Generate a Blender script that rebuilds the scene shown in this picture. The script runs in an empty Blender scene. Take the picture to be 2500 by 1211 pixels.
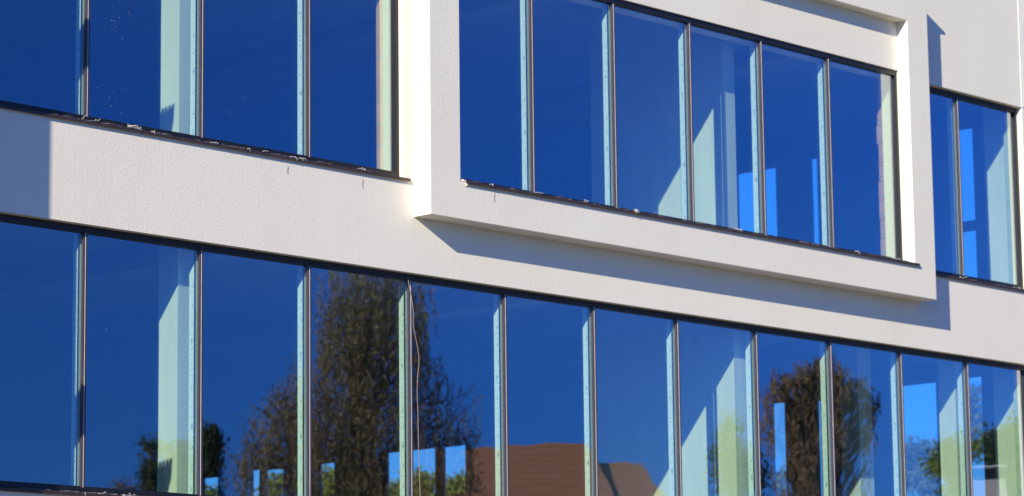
import bpy, bmesh, math, random
from mathutils import Vector, Matrix, noise
random.seed(7)
R = math.radians
sc = bpy.context.scene
COL = sc.collection
Z0 = 6.74                      # level of the lower window head above the ground

# ------------------------------------------------------------------ materials
def mat(name):
    m = bpy.data.materials.new(name); m.use_nodes = True
    nt = m.node_tree
    return m, nt, nt.nodes, nt.links, nt.nodes['Principled BSDF']
def ramp(N, stops):
    r = N.new('ShaderNodeValToRGB')
    e = r.color_ramp.elements
    e[0].position, e[0].color = stops[0][0], (*stops[0][1], 1)
    e[1].position, e[1].color = stops[-1][0], (*stops[-1][1], 1)
    for p, c in stops[1:-1]:
        k = e.new(p); k.color = (*c, 1)
    return r
def noise_tex(N, L, scale, detail=4, rough=.55, coord=None, mapping=None):
    t = N.new('ShaderNodeTexNoise'); t.inputs['Scale'].default_value = scale
    t.inputs['Detail'].default_value = detail; t.inputs['Roughness'].default_value = rough
    tc = N.new('ShaderNodeTexCoord')
    if mapping:
        mp = N.new('ShaderNodeMapping'); mp.inputs['Scale'].default_value = mapping
        L.new(tc.outputs['Object'], mp.inputs[0]); L.new(mp.outputs[0], t.inputs[0])
    else:
        L.new(tc.outputs['Object'], t.inputs[0])
    return t
def bump(N, L, src, b, strength=.3, dist=.01):
    k = N.new('ShaderNodeBump'); k.inputs['Strength'].default_value = strength; k.inputs['Distance'].default_value = dist
    L.new(src, k.inputs['Height']); L.new(k.outputs[0], b.inputs['Normal']); return k

def simple(name, col, rough=.6, metal=0, var=.12, scale=8, bstr=.0, bdist=.003, mapping=None, bscale=None):
    m, nt, N, L, b = mat(name)
    t = noise_tex(N, L, scale, mapping=mapping)
    lo = tuple(c*(1-var) for c in col); hi = tuple(min(1, c*(1+var)) for c in col)
    r = ramp(N, [(.3, lo), (.7, hi)]); L.new(t.outputs[0], r.inputs[0]); L.new(r.outputs[0], b.inputs['Base Color'])
    b.inputs['Roughness'].default_value = rough; b.inputs['Metallic'].default_value = metal
    if bstr:
        t2 = noise_tex(N, L, bscale or scale*6)
        bump(N, L, t2.outputs[0], b, bstr, bdist)
    return m

def stucco():
    m, nt, N, L, b = mat('stucco')
    big = noise_tex(N, L, .55, 5, .6)
    streak = noise_tex(N, L, 1.0, 4, .6, mapping=(2.2, 2.2, .25))
    mx = N.new('ShaderNodeMix'); mx.data_type = 'FLOAT'; mx.inputs[0].default_value = .45
    L.new(big.outputs[0], mx.inputs[2]); L.new(streak.outputs[0], mx.inputs[3])
    r = ramp(N, [(.3, (.73, .69, .59)), (.5, (.77, .73, .63)), (.72, (.80, .765, .67))])
    L.new(mx.outputs[0], r.inputs[0]); L.new(r.outputs[0], b.inputs['Base Color'])
    b.inputs['Roughness'].default_value = .9
    g1 = noise_tex(N, L, 44, 4, .65); g2 = noise_tex(N, L, 26, 3, .5)
    a = N.new('ShaderNodeMath'); a.operation = 'MULTIPLY_ADD'; a.inputs[1].default_value = 1.0
    L.new(g2.outputs[0], a.inputs[0]); L.new(g1.outputs[0], a.inputs[2])
    bump(N, L, a.outputs[0], b, .6, .0030)
    return m

def glass(name, refl, tint, tcol):
    # outer pane face carries the reflective solar coating, inner face is plain glass
    m, nt, N, L, b = mat(name); N.remove(b)
    out = N['Material Output']
    tr = N.new('ShaderNodeBsdfTransparent'); tr.inputs[0].default_value = (*tcol, 1)
    gl = N.new('ShaderNodeBsdfGlossy'); gl.inputs['Roughness'].default_value = 0.0
    gl.inputs[0].default_value = (*tint, 1)
    lw = N.new('ShaderNodeLayerWeight'); lw.inputs['Blend'].default_value = .5
    pw = N.new('ShaderNodeMath'); pw.operation = 'POWER'; pw.inputs[1].default_value = 2; L.new(lw.outputs['Facing'], pw.inputs[0])
    fr = N.new('ShaderNodeMath'); fr.operation = 'MULTIPLY_ADD'; fr.inputs[1].default_value = .9; fr.inputs[2].default_value = refl
    L.new(pw.outputs[0], fr.inputs[0])
    mn = N.new('ShaderNodeMath'); mn.operation = 'MINIMUM'; mn.inputs[1].default_value = refl*1.9; L.new(fr.outputs[0], mn.inputs[0])
    mx = N.new('ShaderNodeMixShader')
    L.new(mn.outputs[0], mx.inputs[0]); L.new(tr.outputs[0], mx.inputs[1]); L.new(gl.outputs[0], mx.inputs[2])
    L.new(mx.outputs[0], out.inputs[0])
    t = noise_tex(N, L, .8, 2, .4, mapping=(1, 1, 1.6))
    k = N.new('ShaderNodeBump'); k.inputs['Strength'].default_value = 1; k.inputs['Distance'].default_value = .0018
    L.new(t.outputs[0], k.inputs['Height']); L.new(k.outputs[0], gl.inputs['Normal'])
    return m

def film_strip():
    # mullion flank still wrapped in its printed protective film
    m, nt, N, L, b = mat('printed_film')
    tc = N.new('ShaderNodeTexCoord'); sx = N.new('ShaderNodeSeparateXYZ'); L.new(tc.outputs['Object'], sx.inputs[0])
    def mth(op, a, c=None, d=None):
        k = N.new('ShaderNodeMath'); k.operation = op
        for i, v in enumerate((a, c, d)):
            if v is None: continue
            if isinstance(v, (int, float)): k.inputs[i].default_value = v
            else: L.new(v, k.inputs[i])
        return k.outputs[0]
    fz = mth('FRACT', mth('MULTIPLY', sx.outputs['Z'], 1/.21))
    dash = mth("LESS_THAN", fz, .03)
    n = N.new('ShaderNodeTexNoise'); n.inputs['Scale'].default_value = 1; n.inputs['Detail'].default_value = 1
    mp = N.new('ShaderNodeMapping'); mp.inputs['Scale'].default_value = (20, 70, 60)
    L.new(tc.outputs['Object'], mp.inputs[0]); L.new(mp.outputs[0], n.inputs[0])
    ink = mth('GREATER_THAN', n.outputs[0], .60)
    win = mth('MULTIPLY', mth('GREATER_THAN', fz, .25), mth('LESS_THAN', fz, .8))
    wy = mth('GREATER_THAN', mth('ABSOLUTE', mth('SUBTRACT', sx.outputs['Y'], .022)), .0)
    wy = mth('LESS_THAN', mth('ABSOLUTE', mth('SUBTRACT', sx.outputs['Y'], .036)), .016)
    ink = mth('MULTIPLY', mth('MULTIPLY', ink, win), wy)
    tot = mth('MAXIMUM', mth("MULTIPLY", dash, .4), ink)
    r = ramp(N, [(0, (.80, .90, .98)), (1, (.20, .30, .40))])
    L.new(tot, r.inputs[0]); L.new(r.outputs[0], b.inputs['Base Color'])
    b.inputs['Roughness'].default_value = .45
    return m

def clay_block():
    m, nt, N, L, b = mat('clay_block')
    tc = N.new('ShaderNodeTexCoord'); mp = N.new('ShaderNodeMapping'); mp.inputs['Rotation'].default_value = (0, R(90), 0)
    mp.inputs['Rotation'].default_value = (R(90), 0, R(90))
    br = N.new('ShaderNodeTexBrick'); br.inputs['Scale'].default_value = 1
    br.inputs['Brick Width'].default_value = .37; br.inputs['Row Height'].default_value = .25; br.inputs['Mortar Size'].default_value = .008
    br.inputs['Color1'].default_value = (.62, .33, .18, 1); br.inputs['Color2'].default_value = (.52, .28, .16, 1); br.inputs['Mortar'].default_value = (.38, .30, .25, 1)
    sx = N.new('ShaderNodeSeparateXYZ'); cb = N.new('ShaderNodeCombineXYZ')
    L.new(tc.outputs['Object'], sx.inputs[0]); L.new(sx.outputs['Y'], cb.inputs[0]); L.new(sx.outputs['Z'], cb.inputs[1])
    L.new(cb.outputs[0], br.inputs[0]); L.new(br.outputs[0], b.inputs['Base Color'])
    b.inputs['Roughness'].default_value = .9
    return m

def foliage(name, cols):
    m, nt, N, L, b = mat(name)
    g = N.new('ShaderNodeNewGeometry')
    r = ramp(N, [(i/(len(cols)-1), c) for i, c in enumerate(cols)])
    L.new(g.outputs['Random Per Island'], r.inputs[0]); L.new(r.outputs[0], b.inputs['Base Color'])
    b.inputs['Roughness'].default_value = .6
    tl = N.new('ShaderNodeBsdfTranslucent'); L.new(r.outputs[0], tl.inputs[0])
    mx = N.new('ShaderNodeMixShader'); mx.inputs[0].default_value = .45
    L.new(b.outputs[0], mx.inputs[1]); L.new(tl.outputs[0], mx.inputs[2]); L.new(mx.outputs[0], N['Material Output'].inputs[0])
    return m

def roof_mat():
    m, nt, N, L, b = mat('clay_roof')
    w = N.new('ShaderNodeTexWave'); w.bands_direction = 'Z'; w.inputs['Scale'].default_value = 1.7; w.inputs['Distortion'].default_value = .6
    tc = N.new('ShaderNodeTexCoord'); L.new(tc.outputs['Object'], w.inputs[0])
    r = ramp(N, [(0, (.31, .14, .065)), (1, (.38, .17, .085))]); L.new(w.outputs[0], r.inputs[0]); L.new(r.outputs[0], b.inputs['Base Color'])
    b.inputs['Roughness'].default_value = .8
    return m

def ground_mat(name, a, c, scale):
    m, nt, N, L, b = mat(name)
    t = noise_tex(N, L, scale, 8, .6); r = ramp(N, [(.3, a), (.7, c)])
    L.new(t.outputs[0], r.inputs[0]); L.new(r.outputs[0], b.inputs['Base Color']); b.inputs['Roughness'].default_value = .9
    bump(N, L, t.outputs[0], b, .4, .03)
    return m

M = dict(
    stucco=stucco(), glass=glass('solar_glass', .215, (.70, .79, 1.0), (.84, .98, .89)), clear=glass('clear_glass', .03, (.8, .9, 1.0), (.95, .99, .96)), film=film_strip(), clay=clay_block(), roof=roof_mat(),
    frame=simple('anthracite_frame', (.010, .009, .012), .45, 0, .15, 3, mapping=(1, 1, .3)),
    cap=simple('mullion_cap', (.060, .056, .075), .35, .25, .10, 3, mapping=(1, 1, .3)),
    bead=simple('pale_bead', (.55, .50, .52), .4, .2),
    gasket=simple('gasket', (.012, .012, .014), .5),
    sill=simple('brown_sill', (.060, .040, .034), .42, .3, .35, 5),
    scrap=simple('film_scrap', (.55, .54, .53), .35, 0, .1, 20),
    paper=simple('dusty_film', (.16, .15, .15), .5, 0, .5, 14),
    plaster=simple('interior_plaster', (.74, .75, .68), .9, 0, .07, 1.5, .15, .003, mapping=(3, 3, .5)),
    ceiling=simple('ceiling', (.62, .63, .63), .9, 0, .08, 1),
    floor=simple('screed', (.38, .36, .34), .8, 0, .15, 2),
    insul=simple('mint_insulation', (.50, .55, .46), .9, 0, .08, 6),
    innerwall=simple('inner_wall', (.52, .53, .53), .9, 0, .1, .6),
    coping=simple('coping_metal', (.62, .60, .58), .4, .3, .06, 3),
    rib=simple('ribbed_profile', (.58, .59, .57), .6, 0, .06, 2),
    cable=simple('pale_cable', (.20, .15, .15), .6),
    bark=simple('bark', (.085, .065, .05), .95, 0, .4, 6, .5, .02),
    render=simple('house_render', (.42, .36, .31), .9, 0, .08, 1.5),
    dark=simple('dark_louvre', (.03, .03, .035), .5),
    paving=ground_mat('paving', (.17, .155, .135), (.25, .23, .20), .6),
    grass=ground_mat('grass', (.035, .06, .015), (.09, .12, .035), .25),
    steel=simple('galvanised', (.35, .36, .38), .45, .6, .15, 9),
)

# ------------------------------------------------------------------ geometry helpers
class MB:
    def __init__(s): s.v = []; s.f = []
    def box(s, x0, x1, y0, y1, z0, z1):
        n = len(s.v)
        s.v += [(x0,y0,z0),(x1,y0,z0),(x1,y1,z0),(x0,y1,z0),(x0,y0,z1),(x1,y0,z1),(x1,y1,z1),(x0,y1,z1)]
        s.f += [tuple(n+i for i in q) for q in ((0,3,2,1),(4,5,6,7),(0,1,5,4),(1,2,6,5),(2,3,7,6),(3,0,4,7))]
        return s
    def prism_y(s, pts, y0, y1):   # polygon in x,z extruded along y
        n = len(s.v); k = len(pts)
        s.v += [(x, y0, z) for x, z in pts] + [(x, y1, z) for x, z in pts]
        s.f += [tuple(n+i for i in range(k)), tuple(n+k+i for i in reversed(range(k)))]
        s.f += [(n+i, n+k+i, n+k+(i+1) % k, n+(i+1) % k) for i in range(k)]
        return s
    def prism_x(s, pts, x0, x1):   # polygon in y,z extruded along x
        n = len(s.v); k = len(pts)
        s.v += [(x0, y, z) for y, z in pts] + [(x1, y, z) for y, z in pts]
        s.f += [tuple(n+i for i in range(k)), tuple(n+k+i for i in reversed(range(k)))]
        s.f += [(n+i, n+k+i, n+k+(i+1) % k, n+(i+1) % k) for i in range(k)]
        return s
    def tube(s, pts, radii, seg=6):
        n = len(s.v); P = [Vector(p) for p in pts]
        for i, p in enumerate(P):
            d = (P[min(i+1, len(P)-1)]-P[max(i-1, 0)]).normalized()
            a = d.cross(Vector((.3, .9, .1))).normalized(); c = d.cross(a)
            r = radii[i] if isinstance(radii, (list, tuple)) else radii
            for k in range(seg):
                t = 2*math.pi*k/seg
                s.v.append(tuple(p+a*math.cos(t)*r+c*math.sin(t)*r))
        for i in range(len(P)-1):
            for k in range(seg):
                q = (k+1) % seg
                s.f.append((n+i*seg+k, n+i*seg+q, n+(i+1)*seg+q, n+(i+1)*seg+k))
        s.f.append(tuple(n+k for k in reversed(range(seg)))); s.f.append(tuple(n+(len(P)-1)*seg+k for k in range(seg)))
        return s
    def build(s, name, m, parent=None, origin=None, smooth=False, fix=True, bevel=0):
        o3 = Vector(origin) if origin else Vector((0, 0, 0))
        me = bpy.data.meshes.new(name)
        me.from_pydata([tuple(Vector(v)-o3) for v in s.v], [], s.f)
        if fix:
            bm = bmesh.new(); bm.from_mesh(me); bmesh.ops.recalc_face_normals(bm, faces=bm.faces); bm.to_mesh(me); bm.free()
        if smooth:
            for p in me.polygons: p.use_smooth = True
        me.materials.append(m); me.update()
        o = bpy.data.objects.new(name, me); COL.objects.link(o)
        o.location = o3
        if parent is not None: o.parent = parent; o.location = o3 - world_loc(parent)
        if bevel:
            b = o.modifiers.new('bevel', 'BEVEL'); b.width = bevel; b.segments = 2; b.limit_method = 'ANGLE'
        return o
def world_loc(o):
    v = Vector(o.location)
    while o.parent is not None: o = o.parent; v = v + o.location
    return v
def tag(o, label=None, cat=None, group=None, kind=None):
    if label: o['label'] = label
    if cat: o['category'] = cat
    if group: o['group'] = group
    if kind: o['kind'] = kind
    return o
def empty(name, loc):
    o = bpy.data.objects.new(name, None); COL.objects.link(o); o.location = loc; return o

# ------------------------------------------------------------------ the building
U0, PITCH = .563, 1.5
XL, XR = -3.03, 16.96          # the window bands run from the left bay to the right jamb
GY = .12                       # outer face of the glass in the main wall
BY = -.04                      # outer face of the glass in the frame bay
bld = empty('office_building', (5, 0, 0))
tag(bld, 'white rendered office block with long bands of blue mirror glass', 'building')

# wall : spandrels and piers, all 0.30 thick, butted edge to edge
H_UP = 3.58
w = MB()
TOP = 7.6
w.box(-14, 30, 0, .30, -Z0-.2+0, -2.62)
w.box(-14, XL, 0, .30, -2.62, 0); w.box(XR, 30, 0, .30, -2.62, 0)
w.box(-14, 30, 0, .30, 0, 1.02)
w.box(-14, XL, 0, .30, 1.02, H_UP); w.box(4.896, 5.30, 0, .30, 1.02, H_UP)
w.box(14.10, 14.43, 0, .30, 1.02, H_UP); w.box(XR, 30, 0, .30, 1.02, H_UP)
w.box(-14, 30, 0, .30, H_UP, TOP)
# ends and rear of the block
for v in range(0): pass
def zshift(mb):
    mb.v = [(x, y, z+Z0) for x, y, z in mb.v]; return mb
wall = zshift(w).build('rendered_wall', M['stucco'], bld)

e = MB(); e.box(-14, -13.7, .30, 22, -Z0-.2, TOP); e.box(-14, 20.3, 22, 22.3, -Z0-.2, TOP)
zshift(e).build('side_wall', M['stucco'], bld)
e = MB(); e.box(-14, 20.3, .302, 21.99, TOP-.35, TOP-.02); zshift(e).build('roof', M['ceiling'], bld)

# end wall with its openings (light comes in from the far side)
def wall_with_holes(mb, axis_lo, axis_hi, z0, z1, holes, X0, X1):
    hs = sorted(holes)
    y = axis_lo
    for (a, c, zb, zt) in hs:
        if a > y: mb.box(X0, X1, y, a, z0, z1)
        mb.box(X0, X1, a, c, z0, zb); mb.box(X0, X1, a, c, zt, z1)
        y = c
    if axis_hi > y: mb.box(X0, X1, y, axis_hi, z0, z1)
low_h = [(2.889,3.182,-1.9,.362),(3.716,4.372,-1.9,.346),(5.905,5.969,-1.9,.258),(6.612,6.857,-1.9,.289),(13.585,14.107,-1.9,.144),
         (14.316,15.501,-1.9,.150),(16.849,17.212,-1.9,.075),(18.189,18.653,-1.9,.066),(18.842,19.043,-1.9,.090),(19.985,20.388,-1.9,.034)]
up_h = [(2.892,3.235,2.738,4.156),(5.843,5.965,1.6,4.106),(6.668,7.461,1.6,4.068)]
up_h2 = (2.892, 3.235, 1.822, 2.584)
e = MB()
wall_with_holes(e, .302, 21.99, -Z0-.2, .80, low_h, 20, 20.05)
wall_with_holes(e, .302, 21.99, .80, TOP, up_h[1:], 20, 20.3) if False else None
hs = up_h
y = .302
for (a, c, zb, zt) in hs:
    e.box(20, 20.05, y, a, .80, TOP)
    if a == up_h2[0]:
        e.box(20, 20.05, a, c, .80, up_h2[2]); e.box(20, 20.05, a, c, up_h2[3], zb)
    else:
        e.box(20, 20.05, a, c, .80, zb)
    e.box(20, 20.05, a, c, zt, TOP); y = c
e.box(20, 20.05, y, 21.99, .80, TOP)
zshift(e).build('end_wall', M['innerwall'], bld)
# floors
e = MB(); e.box(-13.69, 19.99, .305, 21.98, .66, .94)
zshift(e).build('floor_slab', M['ceiling'], bld)
e = MB(); e.box(-13.69, 19.99, .305, 21.98, 4.42, 4.70); e.box(16.9, 19.99, .305, 21.98, 4.701, 4.702) if False else None
zshift(e).build('floor_slab', M['ceiling'], bld)
e = MB(); e.box(-13.69, 19.99, .305, 21.98, -3.0, -2.75)
zshift(e).build('floor_slab', M['floor'], bld)

# interior columns, partitions and reveal piers
def inner(name, m, x0, x1, y0, y1, z0, z1, label=None):
    o = zshift(MB().box(x0, x1, y0, y1, z0, z1)).build(name, M[m], bld, origin=(x0, y0, z0+Z0)); 
    if label: o['label'] = label
    return o
LZ0, LZ1, UZ0, UZ1 = -2.749, .659, .941, 4.419
inner('inner_column', 'plaster', 1.966, 2.236, .34, .64, LZ0, LZ1)
inner('inner_column', 'plaster', 1.966, 2.236, .34, .64, UZ0, UZ1)
inner('partition_wall', 'plaster', 10.90, 11.16, .32, 2.6, LZ0, LZ1)
inner('partition_wall', 'plaster', 10.915, 11.15, .41, 2.6, UZ0, UZ1)
inner('inner_column', 'plaster', 15.60, 15.83, .33, .60, LZ0, LZ1)
inner('end_partition', 'plaster', 17.05, 17.30, .302, .70, LZ0, LZ1)
inner('end_partition', 'plaster', 17.05, 17.30, .302, .70, UZ0, UZ1)
for (x, y, zz) in ((14.75, 1.3, 0), (.1, 1.6, 0)):
    inner('inner_column', 'ceiling', x, x+.3, y, y+.3, LZ0, LZ1)
for (x, y) in ():
    inner('inner_column', 'ceiling', x, x+.35, y, y+.35, UZ0, UZ1)
# beams under the slabs
for x in (4.2, 9.4, 14.4, 18.0):
    inner('ceiling_beam', 'ceiling', x, x+.3, .31, 21.9, .38, .657)
    inner('ceiling_beam', 'ceiling', x, x+.3, .31, 21.9, 4.22, 4.417)
# masonry reveals at the right ends of the openings
inner('masonry_reveal', 'clay', 4.93, 5.22, .335, .47, UZ0, UZ1, 'tan clay block reveal behind the left upper window')
inner('insulation_strip', 'insul', 4.91, 5.21, .302, .334, UZ0, UZ1)
ins = MB().box(4.86, 4.895, .17, .299, 1.06, H_UP-.005); zshift(ins).build('insulation_strip', M['insul'], bld)
# box bay : clay edge is ragged
e = MB()
random.seed(3)
z = .95
while z < 4.2:
    h = .25; r_ = random.uniform(-.014, .014)
    e.box(13.99, 14.09, .19, .305+r_, z+Z0, z+Z0+h-.006); z += h
e.build('masonry_reveal', M['clay'], bld, origin=(13.99, .19, Z0))['label'] = 'ragged clay block edge at the right of the framed window'
inner('insulation_strip', 'insul', 13.955, 14.09, .055, .188, 1.12, 3.62)
e = MB()
ins = MB().box(16.935, 16.958, .17, .299, 1.06, H_UP-.005); zshift(ins).build('insulation_strip', M['insul'], bld)
ins = MB().box(16.935, 16.958, .17, .299, -2.6, -.005); zshift(ins).build('insulation_strip', M['insul'], bld)

# ---- window bands
rnd = random.Random(11)
def window_band(name, label, x0, x1, z0, z1, gy, mull, sill_front, sill_x, jag=0):
    """frame mesh is the part; mullions, panes, sill are its sub-parts"""
    F = .045; FT = .066
    f = MB()
    ya, yb = gy-.035, gy+.06
    f.box(x0, x1, ya, yb, z1-FT, z1-.0015); f.box(x0, x1, ya, yb, z0, z0+F)
    f.box(x0, x0+F, ya, yb, z0+F, z1-FT); f.box(x1-F, x1-.0015, ya, yb, z0+F, z1-FT)
    # second, thinner lip
    f.box(x0+F, x1-F, ya+.012, ya+.030, z0+F, z0+F+.012)
    fr = zshift(f).build(name, M['frame'], bld, origin=(x0, gy, z0+Z0)); fr['label'] = label
    xs = [x0+F] + mull + [x1-F]
    for x in mull:
        c = MB(); zb_, zt_ = z0+F+.001, z1-FT-.001
        c.box(x-.024, x-.010, gy-.030, gy+.001, zb_, zt_); c.box(x+.008, x+.024, gy-.030, gy+.001, zb_, zt_)
        c.box(x-.010, x+.008, gy-.018, gy+.001, zb_, zt_)
        mo = zshift(c).build('mullion', M['cap'], fr, origin=(x, gy, z0+Z0))
        c = MB(); c.box(x-.004, x+.001, gy-.034, gy-.0185, zb_, zt_)  # thin ridge coloured pale to stand for the highlight line on the cap
        zshift(c).build('highlight_bead', M['bead'], fr, origin=(x, gy, z0+Z0))
        c = MB(); c.box(x-.028, x+.028, gy+.0265, gy+.125, z0+F+.001, z1-FT-.001)
        zshift(c).build('mullion_box', M['film'], fr, origin=(x, gy+.04, z0+Z0))
        c = MB(); c.box(x-.034, x-.0285, gy+.0265, gy+.045, z0+F+.001, z1-FT-.001)
        zshift(c).build('gasket', M['gasket'], fr, origin=(x, gy, z0+Z0))
    for i in range(len(xs)-1):
        a, c = xs[i]+(.0 if i == 0 else .006), xs[i+1]-(0 if i == len(xs)-2 else .006)
        p = MB().box(a, c, gy+.002, gy+.026, z0+F, z1-FT)
        po = zshift(p).build('pane', M['glass'], fr, origin=((a+c)/2, gy+.014, (z0+z1)/2+Z0))
        po.data.materials.append(M['clear'])
        for pl in po.data.polygons: pl.material_index = 0 if pl.normal.y < -.5 else 1
        po.rotation_euler = (R(rnd.uniform(-.07, .07)), 0, R(rnd.uniform(-.05, .05)))
    s = MB()
    sx0, sx1 = sill_x
    yf = sill_front
    s.prism_x([(yf, z0-.052), (yf, z0-.022), (yf+.012, z0-.018), (gy-.036, z0-.002), (gy-.036, z0-.03), (yf+.008, z0-.046)], sx0, sx1)
    zshift(s).build('sill', M['sill'], fr, origin=(sx0, yf, z0+Z0))
    return fr, z0
def scraps(fr, z0, yf, gy, xs, seed, big=1):
    r = random.Random(seed)
    for x in xs:
        for k in range(r.choice((1, 2, 2))):
            xx = x + r.uniform(-.045, .045); p = Vector((xx, yf+.02, z0-.014+Z0))
            pts = [p]
            for j in range(6):
                d = Vector((r.uniform(-.022, .03), -r.uniform(0, .009), r.uniform(-.02, .012)))
                p = p + d*big
                if p.y > yf-.004 and p.z < z0-.012+Z0: p.z = z0-.012+Z0
                if j >= 2: p.y = min(p.y, yf-.005)
                pts.append(p.copy())
            mb = MB().tube(pts, [q*big*.62 for q in (.004, .005, .004, .0055, .003, .005, .002)], 5)
            mb.build('film_scrap', M['scrap'], fr, smooth=True)
    # wrinkled remains of grey film lying on the sill
    x = xs[0]-.4
    while x < xs[-1]+.3:
        l = r.uniform(.15, .5); n = 8
        pts = [(x+l*i/n, yf+.016+r.uniform(0, .05), z0-.012+Z0+r.uniform(0, .006)) for i in range(n+1)]
        MB().tube(pts, [.004*r.uniform(.3, 1.3) for _ in pts], 4).build('film_remains', M['paper'], fr); x += l+r.uniform(.05, .5)

mull = [U0+PITCH*k for k in range(-2, 11)]
fr, z0 = window_band('window_band', 'long lower band of blue mirror glass in twelve wide panes', XL, XR, -2.60, 0, GY, mull, -.028, (XL, XR))
scraps(fr, z0, -.028, GY, [-.9, .55, .66, .98, 1.1, 1.9, 3.4], 1, .9)
mull = [U0+PITCH*k for k in range(-2, 3)]
fr, z0 = window_band('window_band', 'upper left band of dark blue glass', XL, 4.896, 1.045, H_UP, GY, mull, -.028, (XL, 4.955))
scraps(fr, z0, -.028, GY, [.45, .58, 1.08, 1.35, 2.08, 2.55, 2.85, 3.18, 3.36, 4.2], 2, .9)
# crumpled ball of film
r = random.Random(5); p = Vector((1.02, -.01, 1.045+Z0-.004)); pts = [p]
for k in range(46):
    p = Vector((1.02+.14*k/46+r.uniform(-.03, .03), r.uniform(-.03, .03), 1.04+Z0+r.uniform(0, .03))); pts.append(p)
MB().tube(pts, .0032, 5).build('film_scrap', M['scrap'], fr, smooth=True)
mull = [15.545]
fr, z0 = window_band('window_band', 'narrow upper right window of two blue panes', 14.43, XR, 1.045, H_UP, GY, mull, -.028, (14.43, XR+.04))
scraps(fr, z0, -.028, GY, [15.3, 15.4, 16.7, 16.82], 3, .9)
mull = [6.89, 8.31, 9.707, 11.094, 12.47]
BX0, BX1 = 5.49, 13.94
fr, z0 = window_band('window_band', 'upper window of six blue panes set in the projecting frame', BX0-.1, BX1, 1.065, 3.61, BY, mull, -.295, (BX0+.07, BX1+.07))
scraps(fr, z0, -.295, BY, [5.95, 6.7, 7.55, 8.35, 8.42, 10.2, 10.3, 12.05, 12.6, 13.4, 13.5], 4, 1.1)
# clear specks of paint on the second upper pane
m = MB(); r = random.Random(9)
def sp(x, z, q):
    n = 6; c = len(m.v); y = GY+.0005
    m.v.append((x, y-.0015, z)); 
    for k in range(n):
        t = 2*math.pi*k/n; m.v.append((x+q*.7*math.cos(t), y, z+q*math.sin(t)*1.4))
    for k in range(n): m.f.append((c, c+1+(k+1) % n, c+1+k))
for k in range(75):
    x = .93+r.gauss(0, .13); z = r.uniform(1.15, 3.3)+Z0
    sp(x, z, r.choice((.002, .0025, .003, .004)))
for k in range(4): sp(r.uniform(2.2, 4.6), r.uniform(1.2, 3.0)+Z0, .0035)
for k in range(22): sp(r.uniform(-.3, 15), r.uniform(-2.4, -.3)+Z0, r.choice((.003, .004)))
m.build('paint_splatter', M['scrap'], wall, fix=False)

# ---- the projecting frame round the middle window
PF = -.265
FX0, FX1, FZ0, FZ1 = 5.02, 14.397, .614, 4.66
ring = MB()
IZ0, IZ1 = 1.035, 4.256
fx = empty('tmp', (0, 0, 0)); bpy.data.objects.remove(fx)
def ringmesh(x0, x1, z0, z1, a0, a1, c0, c1, y0, y1):
    mb = MB()
    o = [(x0, z0), (x1, z0), (x1, z1), (x0, z1)]; i = [(a0, c0), (a1, c0), (a1, c1), (a0, c1)]
    for y in (y0, y1): mb.v += [(x, y, z) for x, z in o] + [(x, y, z) for x, z in i]
    for k in range(4):
        q = (k+1) % 4
        mb.f.append((k, q, 4+q, 4+k)); mb.f.append((8+k, 12+k, 12+q, 8+q))
        mb.f.append((k, 8+k, 8+q, q)); mb.f.append((4+k, 4+q, 12+q, 12+k))
    return mb
fo = zshift(ringmesh(FX0, FX1, FZ0, FZ1, BX0, BX1, IZ0, IZ1, PF, -.001)).build('projecting_frame', M['stucco'], bld, bevel=.006)
fo['label'] = 'white projecting frame around the middle window'
# recessed panel above the framed window and the reveal lining behind the ring
e = MB(); e.box(BX0+.001, BX1-.001, -.10, -.002, 3.612, IZ1-.001)
zshift(e).build('recessed_panel', M['stucco'], fo)
e = MB(); e.box(FX0+.01, FX1+.03, PF-.03, -.002, FZ1+.002, FZ1+.040)
zshift(e).build('coping', M['coping'], fo)
# crumbly foam at the corner of the frame
m = MB(); r = random.Random(2)
for k in range(10):
    p = Vector((BX0+.01+r.uniform(0, .09), PF-.004, IZ0+Z0-.002-r.uniform(-.02, .02)))
    m.tube([p, p+Vector((r.uniform(-.02, .03), -.008, r.uniform(-.03, .01)))], [.012, .004], 5)
m.build('foam_crumb', M['stucco'], fo)
# fine drip stains / hanging threads under the sills
for (x, y, z, l) in ((6.02, PF-.004, .99, .12), (3.16, -.004, .93, .08), (4.25, -.004, .93, .10)):
    pts = [(x+.004*math.sin(i*1.3), y, z+Z0-l*i/6) for i in range(7)]
    MB().tube(pts, .003, 4).build('hanging_thread', M['paper'], wall)

# ---- ribbed expansion profile at the right
m = MB()
for k in range(5):
    x = 16.962+k*.045
    m.box(x, x+.018, -.012, -.0005, 3.59, TOP-.1)
zshift(m).build('ribbed_profile', M['rib'], wall)
# next bay to the right, partly seen as a flush jamb
# ---- bay on the left (throws the wide shadow on the wall)
e = MB(); e.box(-9.5, XL, -1.2, -.001, -Z0-.2, TOP)
bay = zshift(e).build('projecting_bay', M['stucco'], bld)
for zb in (0, -3.64):  # unseen toothed plates, added and shaped to throw the jagged shadows indoors
    pts = [(-3.02, 3.14), (-2.34, 3.14), (-2.20, 3.236), (-2.16, 3.42), (-2.27, 3.24), (-2.30, 3.48), (-2.42, 3.27), (-2.445, 3.54), (-2.56, 3.33), (-2.585, 3.60), (-2.70, 3.40), (-2.72, 3.62), (-3.02, 3.585)]
    k = MB().prism_y([(x, z+zb) for x, z in pts], -1.2, -1.16)
    zshift(k).build('toothed_shadow_caster', M['steel'], bay)

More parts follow.
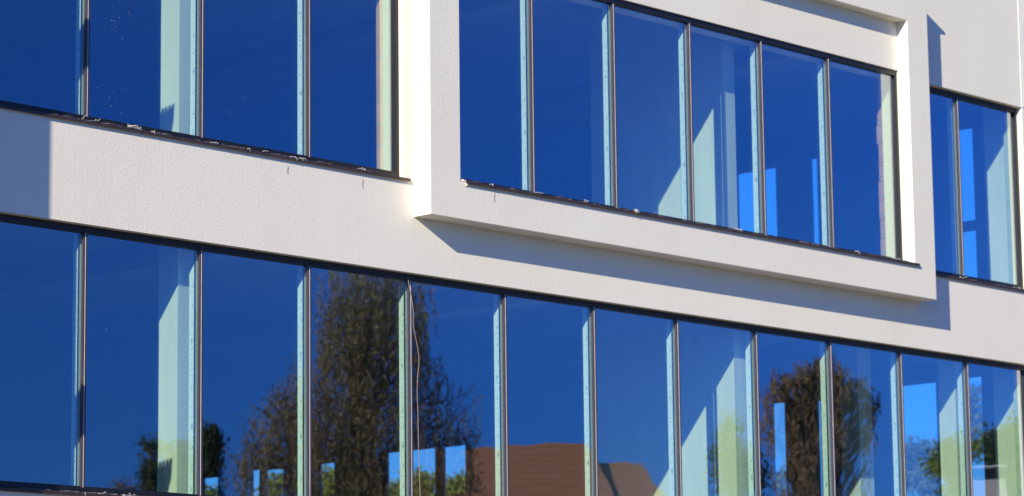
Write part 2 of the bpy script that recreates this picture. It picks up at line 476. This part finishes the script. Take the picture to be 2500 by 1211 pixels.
# ---- cable hanging in front of the lower band
pts = [(5.00, .07, -.05), (5.003, .0, -.374), (5.014, .0, -.596), (5.07, .0, -.80), (5.092, .0, -.95), (5.07, .0, -1.12), (5.060, .0, -1.30), (5.068, 0, -1.478), (5.077, 0, -1.874), (5.097, 0, -2.404), (5.10, -.02, -2.56)]
cp = []
for i in range(len(pts)-1):        # Catmull-Rom through the control points
    P = [Vector(pts[max(0, min(len(pts)-1, i+k))]) for k in (-1, 0, 1, 2)]
    for q in range(6):
        t = q/6
        cp.append(.5*((2*P[1])+(P[2]-P[0])*t+(2*P[0]-5*P[1]+4*P[2]-P[3])*t*t+(3*P[1]-P[0]-3*P[2]+P[3])*t**3)+Vector((0, 0, Z0)))
co = MB().tube(cp, .0045, 8).build('hanging_cable', M['cable'], origin=tuple(cp[0]), smooth=True)
tag(co, 'thin pale cable hanging in front of the lower glass beside a mullion', 'cable')

# ------------------------------------------------------------------ camera
F_PX, YAW, TILT, ROLL = 7520.237, .82352, .1629, -.01181
CAM = Vector((-18.36056, -23.11307, -5.13976+Z0))
fw = Vector((math.sin(YAW)*math.cos(TILT), math.cos(YAW)*math.cos(TILT), math.sin(TILT)))
r0 = Vector((math.cos(YAW), -math.sin(YAW), 0)); u0 = r0.cross(fw)
r1 = r0*math.cos(ROLL)+u0*math.sin(ROLL); u1 = -r0*math.sin(ROLL)+u0*math.cos(ROLL)
cd = bpy.data.cameras.new('camera'); cam = bpy.data.objects.new('camera', cd); COL.objects.link(cam); sc.camera = cam
cd.sensor_width = 36; cd.lens = F_PX/2500*36; cd.clip_end = 5000; cd.clip_start = .5
cam.matrix_world = Matrix(((r1.x, u1.x, -fw.x, CAM.x), (r1.y, u1.y, -fw.y, CAM.y), (r1.z, u1.z, -fw.z, CAM.z), (0, 0, 0, 1)))
cd.dof.use_dof = True; cd.dof.focus_distance = 29.0; cd.dof.aperture_fstop = 2.4

# ------------------------------------------------------------------ what stands across the street (seen in the glass) and behind the building
def heading(px, py):
    d = fw + r1*((px-1250)/F_PX) - u1*((py-605.5)/F_PX)
    return math.atan2(d.x, d.y), math.atan2(d.z, math.hypot(d.x, d.y))
def spot(px, dist, mirrored):
    h, _ = heading(px, 1000)
    x = CAM.x + dist*math.sin(h); y = CAM.y+dist*math.cos(h)
    lat = Vector((math.cos(h), -math.sin(h), 0)); dep = Vector((math.sin(h), math.cos(h), 0))
    if mirrored:
        y = 2*GY - y; lat.y *= -1; dep.y *= -1
    return Vector((x, y, 0)), lat, dep
def tree(name, label, px0, dist, lobes, matl, leaf, n, mirrored=True, droop=0., twig=1, seed=1, group=None, depth=1.0, trunk_r=.16):
    """lobes : (px, py, radius px, weight) outline measured against the distance; every crown is filled in depth too"""
    r = random.Random(seed)
    base, lat, dep = spot(px0, dist, mirrored)
    root = empty(name, base); tag(root, label, 'tree', group)
    mpp = dist/F_PX
    L3 = []
    for (px, py, rad, wt) in lobes:
        h, el = heading(px, py)
        z = CAM.z+dist*math.tan(el)
        L3.append((base+lat*((px-px0)*mpp)+dep*r.uniform(-.5, .5)*rad*mpp*depth+Vector((0, 0, z)), rad*mpp, wt))
    # trunk and limbs
    t = MB(); zt = sum(c.z for c, _, _ in L3)/len(L3)
    topc = max(L3, key=lambda q: q[0].z)[0]
    pts = [base+Vector((0, 0, -.2)), base+Vector((.05, 0, zt*.35)), base.lerp(topc, .35)*1.0]
    pts = [base+Vector((0, 0, -.2))]
    for k in range(1, 7):
        s = k/6; q = base.lerp(Vector((topc.x, topc.y, base.z)), s*s); q.z = s*topc.z
        q += Vector((r.uniform(-.1, .1), r.uniform(-.1, .1), 0)); pts.append(q)
    t.tube(pts, [trunk_r*(1-.85*k/6)+.01 for k in range(7)], 8)
    for c, rad, wt in L3:
        for k in range(int(6*twig)+1):
            zs = max(.25, min(.95, (c.z-rad*1.6)/max(1, topc.z))); s = zs*r.uniform(.75, 1.0)
            i = min(5, int(s*6)); a = pts[i].lerp(pts[i+1], s*6-i)
            e_ = c+Vector((r.gauss(0, 1), r.gauss(0, 1), r.gauss(0, 1)+.3)).normalized()*rad*r.uniform(.4, .95)
            mid = a.lerp(e_, .5)+Vector((r.uniform(-.2, .2), r.uniform(-.2, .2), .25*rad))
            t.tube([a, a.lerp(mid, .5)+Vector((0, 0, .05)), mid, mid.lerp(e_, .6), e_], [trunk_r*.28, trunk_r*.2, trunk_r*.14, trunk_r*.08, .008], 4)
    t.build('trunk', M['bark'], root, origin=tuple(base), fix=False, smooth=True)
    # leaves
    V = []; Fc = []
    W = [rad**2*wt for _, rad, wt in L3]; tot = sum(W)
    lw, lh = leaf
    for (c, rad, wt), wgt in zip(L3, W):
        cnt = int(n*wgt/tot); per = 18 if droop else 14
        for s in range(max(1, cnt//per)):
            d = Vector((r.gauss(0, 1), r.gauss(0, 1), r.gauss(0, 1))).normalized()
            q = c + d*rad*(r.random()**.45)*r.uniform(.85, 1.12)
            if q.z < 1.0: continue
            ln = droop*r.uniform(.4, 1.3)
            sway = Vector((r.uniform(-.12, .12), r.uniform(-.12, .12), 0))
            for k in range(per):
                if droop:
                    f_ = k/per
                    p = q + Vector((0, 0, -ln*f_)) + sway*f_ + Vector((r.gauss(0, .035), r.gauss(0, .035), 0))
                else:
                    g = .09+rad*.13
                    p = q + Vector((r.gauss(0, g), r.gauss(0, g), r.gauss(0, g*.9)))
                a = Vector((r.gauss(0, 1), r.gauss(0, 1), r.gauss(0, .5))).normalized()
                up = Vector((r.gauss(0, .35), r.gauss(0, .35), -1)) if droop else Vector((r.gauss(0, 1), r.gauss(0, 1), r.gauss(0, 1)))
                up.normalize(); a = (a-up*a.dot(up)).normalized()
                sw = lw*r.uniform(.6, 1.3); sh = lh*r.uniform(.6, 1.3)
                i0 = len(V)
                V += [tuple(p-base), tuple(p+a*sw*.5+up*sh*.45-base), tuple(p+up*sh-base), tuple(p-a*sw*.5+up*sh*.5-base)]
                Fc.append((i0, i0+1, i0+2, i0+3))
    me = bpy.data.meshes.new('crown'); me.from_pydata(V, [], Fc); me.materials.append(matl)
    o = bpy.data.objects.new('crown', me); COL.objects.link(o); o.parent = root
    return root

F_OLIVE = foliage('leaf_olive', [(.20, .16, .06), (.30, .23, .09), (.46, .33, .15), (.22, .18, .07)])
F_BROWN = foliage('leaf_autumn', [(.32, .18, .06), (.48, .28, .09), (.22, .16, .08), (.40, .22, .08)])
F_DARK = foliage('leaf_dark', [(.05, .08, .03), (.09, .12, .04), (.12, .15, .05)])
F_YEL = foliage('leaf_yellow', [(.12, .16, .03), (.20, .22, .04), (.08, .12, .025)])
GR = 'trees standing across the street, seen in the glass'
tree('weeping_birch', 'tall drooping birch with olive brown leaves mirrored in the fourth lower pane', 880, 75,
     [(870,640,75,.8),(820,690,55,.8),(800,740,55,.9),(790,820,50,.8),(1035,690,45,.8),(1060,860,45,.7),(650,1010,50,.8),(610,1120,50,.8),(940,650,75,.8),(1000,700,60,.8),(900,700,95,1),(960,745,95,1),(850,770,80,1),(1030,770,40,.7),(1010,800,60,.8),(880,870,130,1),(1010,900,90,.7),(740,930,75,1.1),(690,970,60,1.1),(780,1010,110,1),(900,1020,130,1),(1040,1030,90,.8),(1120,1000,50,.8),(1090,930,40,.6),(1150,1060,45,.7),(1160,960,28,.5),
      (650,1080,80,1),(720,1120,110,1.2),(850,1140,140,1.2),(1000,1150,120,1),(1110,1130,80,.8)], F_OLIVE, (.040, .13), 46000, droop=1.9, seed=4, group=GR, twig=.6, trunk_r=.14)
tree('vase_tree', 'sparse autumn brown tree mirrored in the lower panes toward the right end', 1975, 78,
     [(1885,960,45,1),(1905,920,35,1),(1950,905,40,1),(1990,880,38,1),(2040,890,38,1),(2090,935,38,1),(2120,985,36,1),(2060,960,55,.8),(1960,990,65,.7),(1890,1030,55,.7),(2110,1050,35,.6),(2030,1060,75,.45),(1950,1110,80,.5),(2060,1150,80,.4),(1960,1190,80,.5)],
     F_BROWN, (.05, .09), 9500, droop=.6, seed=8, group=GR, twig=3.2, trunk_r=.26)
tree('small_tree', 'dark and yellow green tree mirrored low beside the left column', 415, 82,
     [(372,1090,22,1),(376,1140,28,1),(385,1180,36,1),(430,1110,34,1),(455,1160,40,1),(420,1190,40,1)], F_DARK, (.08, .10), 5000, seed=12, group=GR)
tree('small_tree', 'small dark leafy tree mirrored at the left edge of the third lower pane', 515, 84,
     [(512,1065,24,1),(505,1100,26,1),(530,1095,20,.8),(515,1140,30,1),(510,1185,34,1)], F_DARK, (.10, .12), 4000, seed=13, group=GR)
tree('low_shrub', 'faint low bush mirrored at the foot of the second lower pane', 305, 86,
     [(300,1185,18,.6),(325,1195,18,.6)], F_OLIVE, (.07, .08), 500, seed=14, group=GR)
tree('round_tree', 'bright yellow green tree mirrored over the lit partition', 1785, 80,
     [(1785,1060,34,.8),(1790,1110,45,.8),(1800,1160,60,.8)], F_YEL, (.09, .11), 2600, seed=15, group=GR)
tree('broad_tree', 'wide dark green tree mirrored at the right end of the lower band', 2390, 85,
     [(2300,1130,45,1),(2345,1110,45,1),(2400,1105,50,1),(2450,1090,50,1),(2500,1075,55,1),(2350,1180,60,1),(2450,1170,70,1),(2540,1140,70,1)], F_DARK, (.11, .13), 11000, seed=16, group=GR)
GB = 'trees beyond the far end of the building'
tree('far_tree', 'rounded yellow green treetop seen through the wide far window behind the hanging cable', 1020, 92,
     [(1000,1200,40,1),(1035,1190,36,1),(960,1215,30,1)], F_YEL, (.11, .12), 2500, mirrored=False, seed=21, group=GB)
tree('far_tree', 'small treetop seen in the far window just right of the hanging cable', 1125, 92,
     [(1125,1180,24,1),(1110,1205,30,1),(1145,1200,30,1)], F_YEL, (.11, .12), 1800, mirrored=False, seed=22, group=GB)
tree('far_tree', 'olive treetop seen in the narrow far window of the fourth lower bay', 800, 92,
     [(800,1165,20,1),(790,1200,30,1),(820,1195,26,1)], F_YEL, (.11, .12), 1800, mirrored=False, seed=23, group=GB)
tree('far_tree', 'thin branched treetop seen in the far window at the foot of the third bay', 668, 92,
     [(670,1185,26,.5),(690,1175,20,.5),(655,1210,24,.7),(515,1210,24,.7)], F_YEL, (.10, .11), 1500, mirrored=False, seed=24, group=GB, twig=2)
tree('far_tree', 'green treetop low in the slim far window behind the autumn tree', 1900, 92,
     [(1905,1190,30,1),(1890,1215,30,1)], F_YEL, (.11, .12), 1500, mirrored=False, seed=25, group=GB)
tree('far_tree', 'large grey green tree filling the foot of the wide far window', 2245, 95,
     [(2225,1110,35,.9),(2255,1115,40,.8),(2285,1135,35,.8),(2220,1160,45,1),(2270,1180,50,1),(2375,960,25,.6),(2380,1020,40,.7),(2370,1080,45,.7)], F_YEL, (.11, .12), 6500, mirrored=False, seed=26, group=GB, twig=2)

# the tiled house across the street
def house():
    dist = 84
    base, lat, dep = spot(1300, dist, True)
    mpp = dist/F_PX
    ang = math.atan2(lat.y, lat.x)
    root = empty('tiled_house', base); root.rotation_euler = (0, 0, ang)
    tag(root, 'brown tiled hipped roof house mirrored in the fifth to seventh lower panes', 'house')
    def X(px): return (px-1300)*mpp
    def Zp(px, py): return CAM.z+dist*math.tan(heading(px, py)[1])
    zr = Zp(1200, 1090); ze = 4.4
    x0, x1 = X(560), X(1700)
    xa, xb = X(985), X(1425)
    sgn = 1
    def put(mb, name, m, par=None):
        me = bpy.data.meshes.new(name); me.from_pydata(mb.v, [], mb.f)
        bm = bmesh.new(); bm.from_mesh(me); bmesh.ops.recalc_face_normals(bm, faces=bm.faces); bm.to_mesh(me); bm.free()
        me.materials.append(m); o = bpy.data.objects.new(name, me); COL.objects.link(o); o.parent = par or root; return o
    put(MB().box(x0+.6, x1-.6, -4.2, 4.2, -.2, ze), 'wall', M['render'])
    mb = MB(); mb.v = [(x0, -5, ze), (x1, -5, ze), (x1, 5, ze), (x0, 5, ze), (xa, 0, zr), (xb, 0, zr)]
    mb.f = [(0, 1, 5, 4), (1, 2, 5), (2, 3, 4, 5), (3, 0, 4), (0, 3, 2, 1)]
    rf = put(mb, 'roof', M['roof'])
    zg = Zp(1500, 1136); z2 = 3.2
    put(MB().box(X(1250)+.6, X(1790)-.6, -6.2, 5.0, -.2, z2), 'wall', M['render'])
    mb = MB(); mb.v = [(X(1250), -7, z2), (X(1830), -7, z2), (X(1830), 7, z2), (X(1250), 7, z2), (X(1250), 0, zg), (X(1575), 0, zg)]
    mb.f = [(0, 1, 5, 4), (1, 2, 5), (2, 3, 4, 5), (3, 0, 4), (0, 3, 2, 1)]
    put(mb, 'roof', M['roof'])
    0 and put(MB().box(X(1180), X(1180)+.7, -.9, -.3, zr-1.2, zr+.35), 'chimney', M['render'], rf)
    for sy in (-4.23, 4.2):
        for k in range(4):
            xx = x0+2+k*1.9
            put(MB().box(xx, xx+.9, sy, sy+.03, 1.0, 2.3), 'window', M['dark'])
house()
def shed():
    dist = 70
    base, lat, dep = spot(2400, dist, True); mpp = dist/F_PX
    root = empty('pale_outbuilding', base); root.rotation_euler = (0, 0, math.atan2(lat.y, lat.x))
    tag(root, 'pale rendered block with a dark louvre mirrored at the lower right end', 'building')
    z = CAM.z+dist*math.tan(heading(2400, 1186)[1])
    def put(mb, name, m):
        o = mb.build(name, m); o.parent = root; return o
    put(MB().box(-.35, .45, -2, 2, -.2, z), 'wall', M['render'])
    put(MB().box(-.40, .25, -1.5, 1.5, z+.001, z+.30), 'roof_vent', M['dark'])
    put(MB().box(-.38, .48, -2.03, 2.03, z+.301, z+.34), 'roof', M['coping'])
shed()

# ------------------------------------------------------------------ ground
def sheet(name, m, x0, x1, y0, y1, z):
    mb = MB(); mb.v = [(x0, y0, z), (x1, y0, z), (x1, y1, z), (x0, y1, z)]; mb.f = [(0, 1, 2, 3)]
    o = mb.build(name, m, fix=False); o['kind'] = 'structure'; return o
sheet('ground', M['grass'], -1500, 1500, -1500, 1500, 0)
sheet('paved_forecourt', M['paving'], -40, 40, -22, -.01, .006)

# ------------------------------------------------------------------ light
SUN = Vector((-.68, -.265, .32)).normalized()
el = math.asin(SUN.z); az = math.atan2(SUN.x, SUN.y)
wd = bpy.data.worlds.new('World'); sc.world = wd; wd.use_nodes = True
N = wd.node_tree.nodes; L = wd.node_tree.links
sk = N.new('ShaderNodeTexSky'); sk.sky_type = 'NISHITA'; sk.sun_disc = False
sk.sun_elevation = el; sk.sun_rotation = az % (2*math.pi)
sk.air_density = 1.0; sk.dust_density = 1.3; sk.ozone_density = 5.0; sk.altitude = 800
hs = N.new('ShaderNodeHueSaturation'); hs.inputs['Saturation'].default_value = 1.15; hs.inputs['Value'].default_value = 1.0
tn = N.new('ShaderNodeMix'); tn.data_type = 'RGBA'; tn.blend_type = 'MULTIPLY'; tn.inputs[0].default_value = 1; tn.inputs[7].default_value = (.28, .66, 1.38, 1)
L.new(sk.outputs[0], hs.inputs['Color']); L.new(hs.outputs[0], tn.inputs[6]); L.new(tn.outputs[2], N['Background'].inputs[0]); N['Background'].inputs[1].default_value = .09
ld = bpy.data.lights.new('sun', 'SUN'); ld.energy = 5.0; ld.angle = R(.42); ld.color = (1, .90, .71)
lo = bpy.data.objects.new('sun', ld); COL.objects.link(lo); lo.rotation_euler = (-SUN).to_track_quat('-Z', 'Y').to_euler()
lo.location = (-30, -20, 40)

# ------------------------------------------------------------------ render settings
sc.view_settings.view_transform = 'Standard'; sc.view_settings.look = 'None'
sc.view_settings.exposure = .54; sc.view_settings.gamma = 1
sc.render.engine = 'CYCLES'
cy = sc.cycles
cy.max_bounces = 8; cy.diffuse_bounces = 4; cy.glossy_bounces = 4; cy.transparent_max_bounces = 16
cy.use_denoising = True; cy.sample_clamp_indirect = 8; cy.caustics_reflective = False; cy.caustics_refractive = False
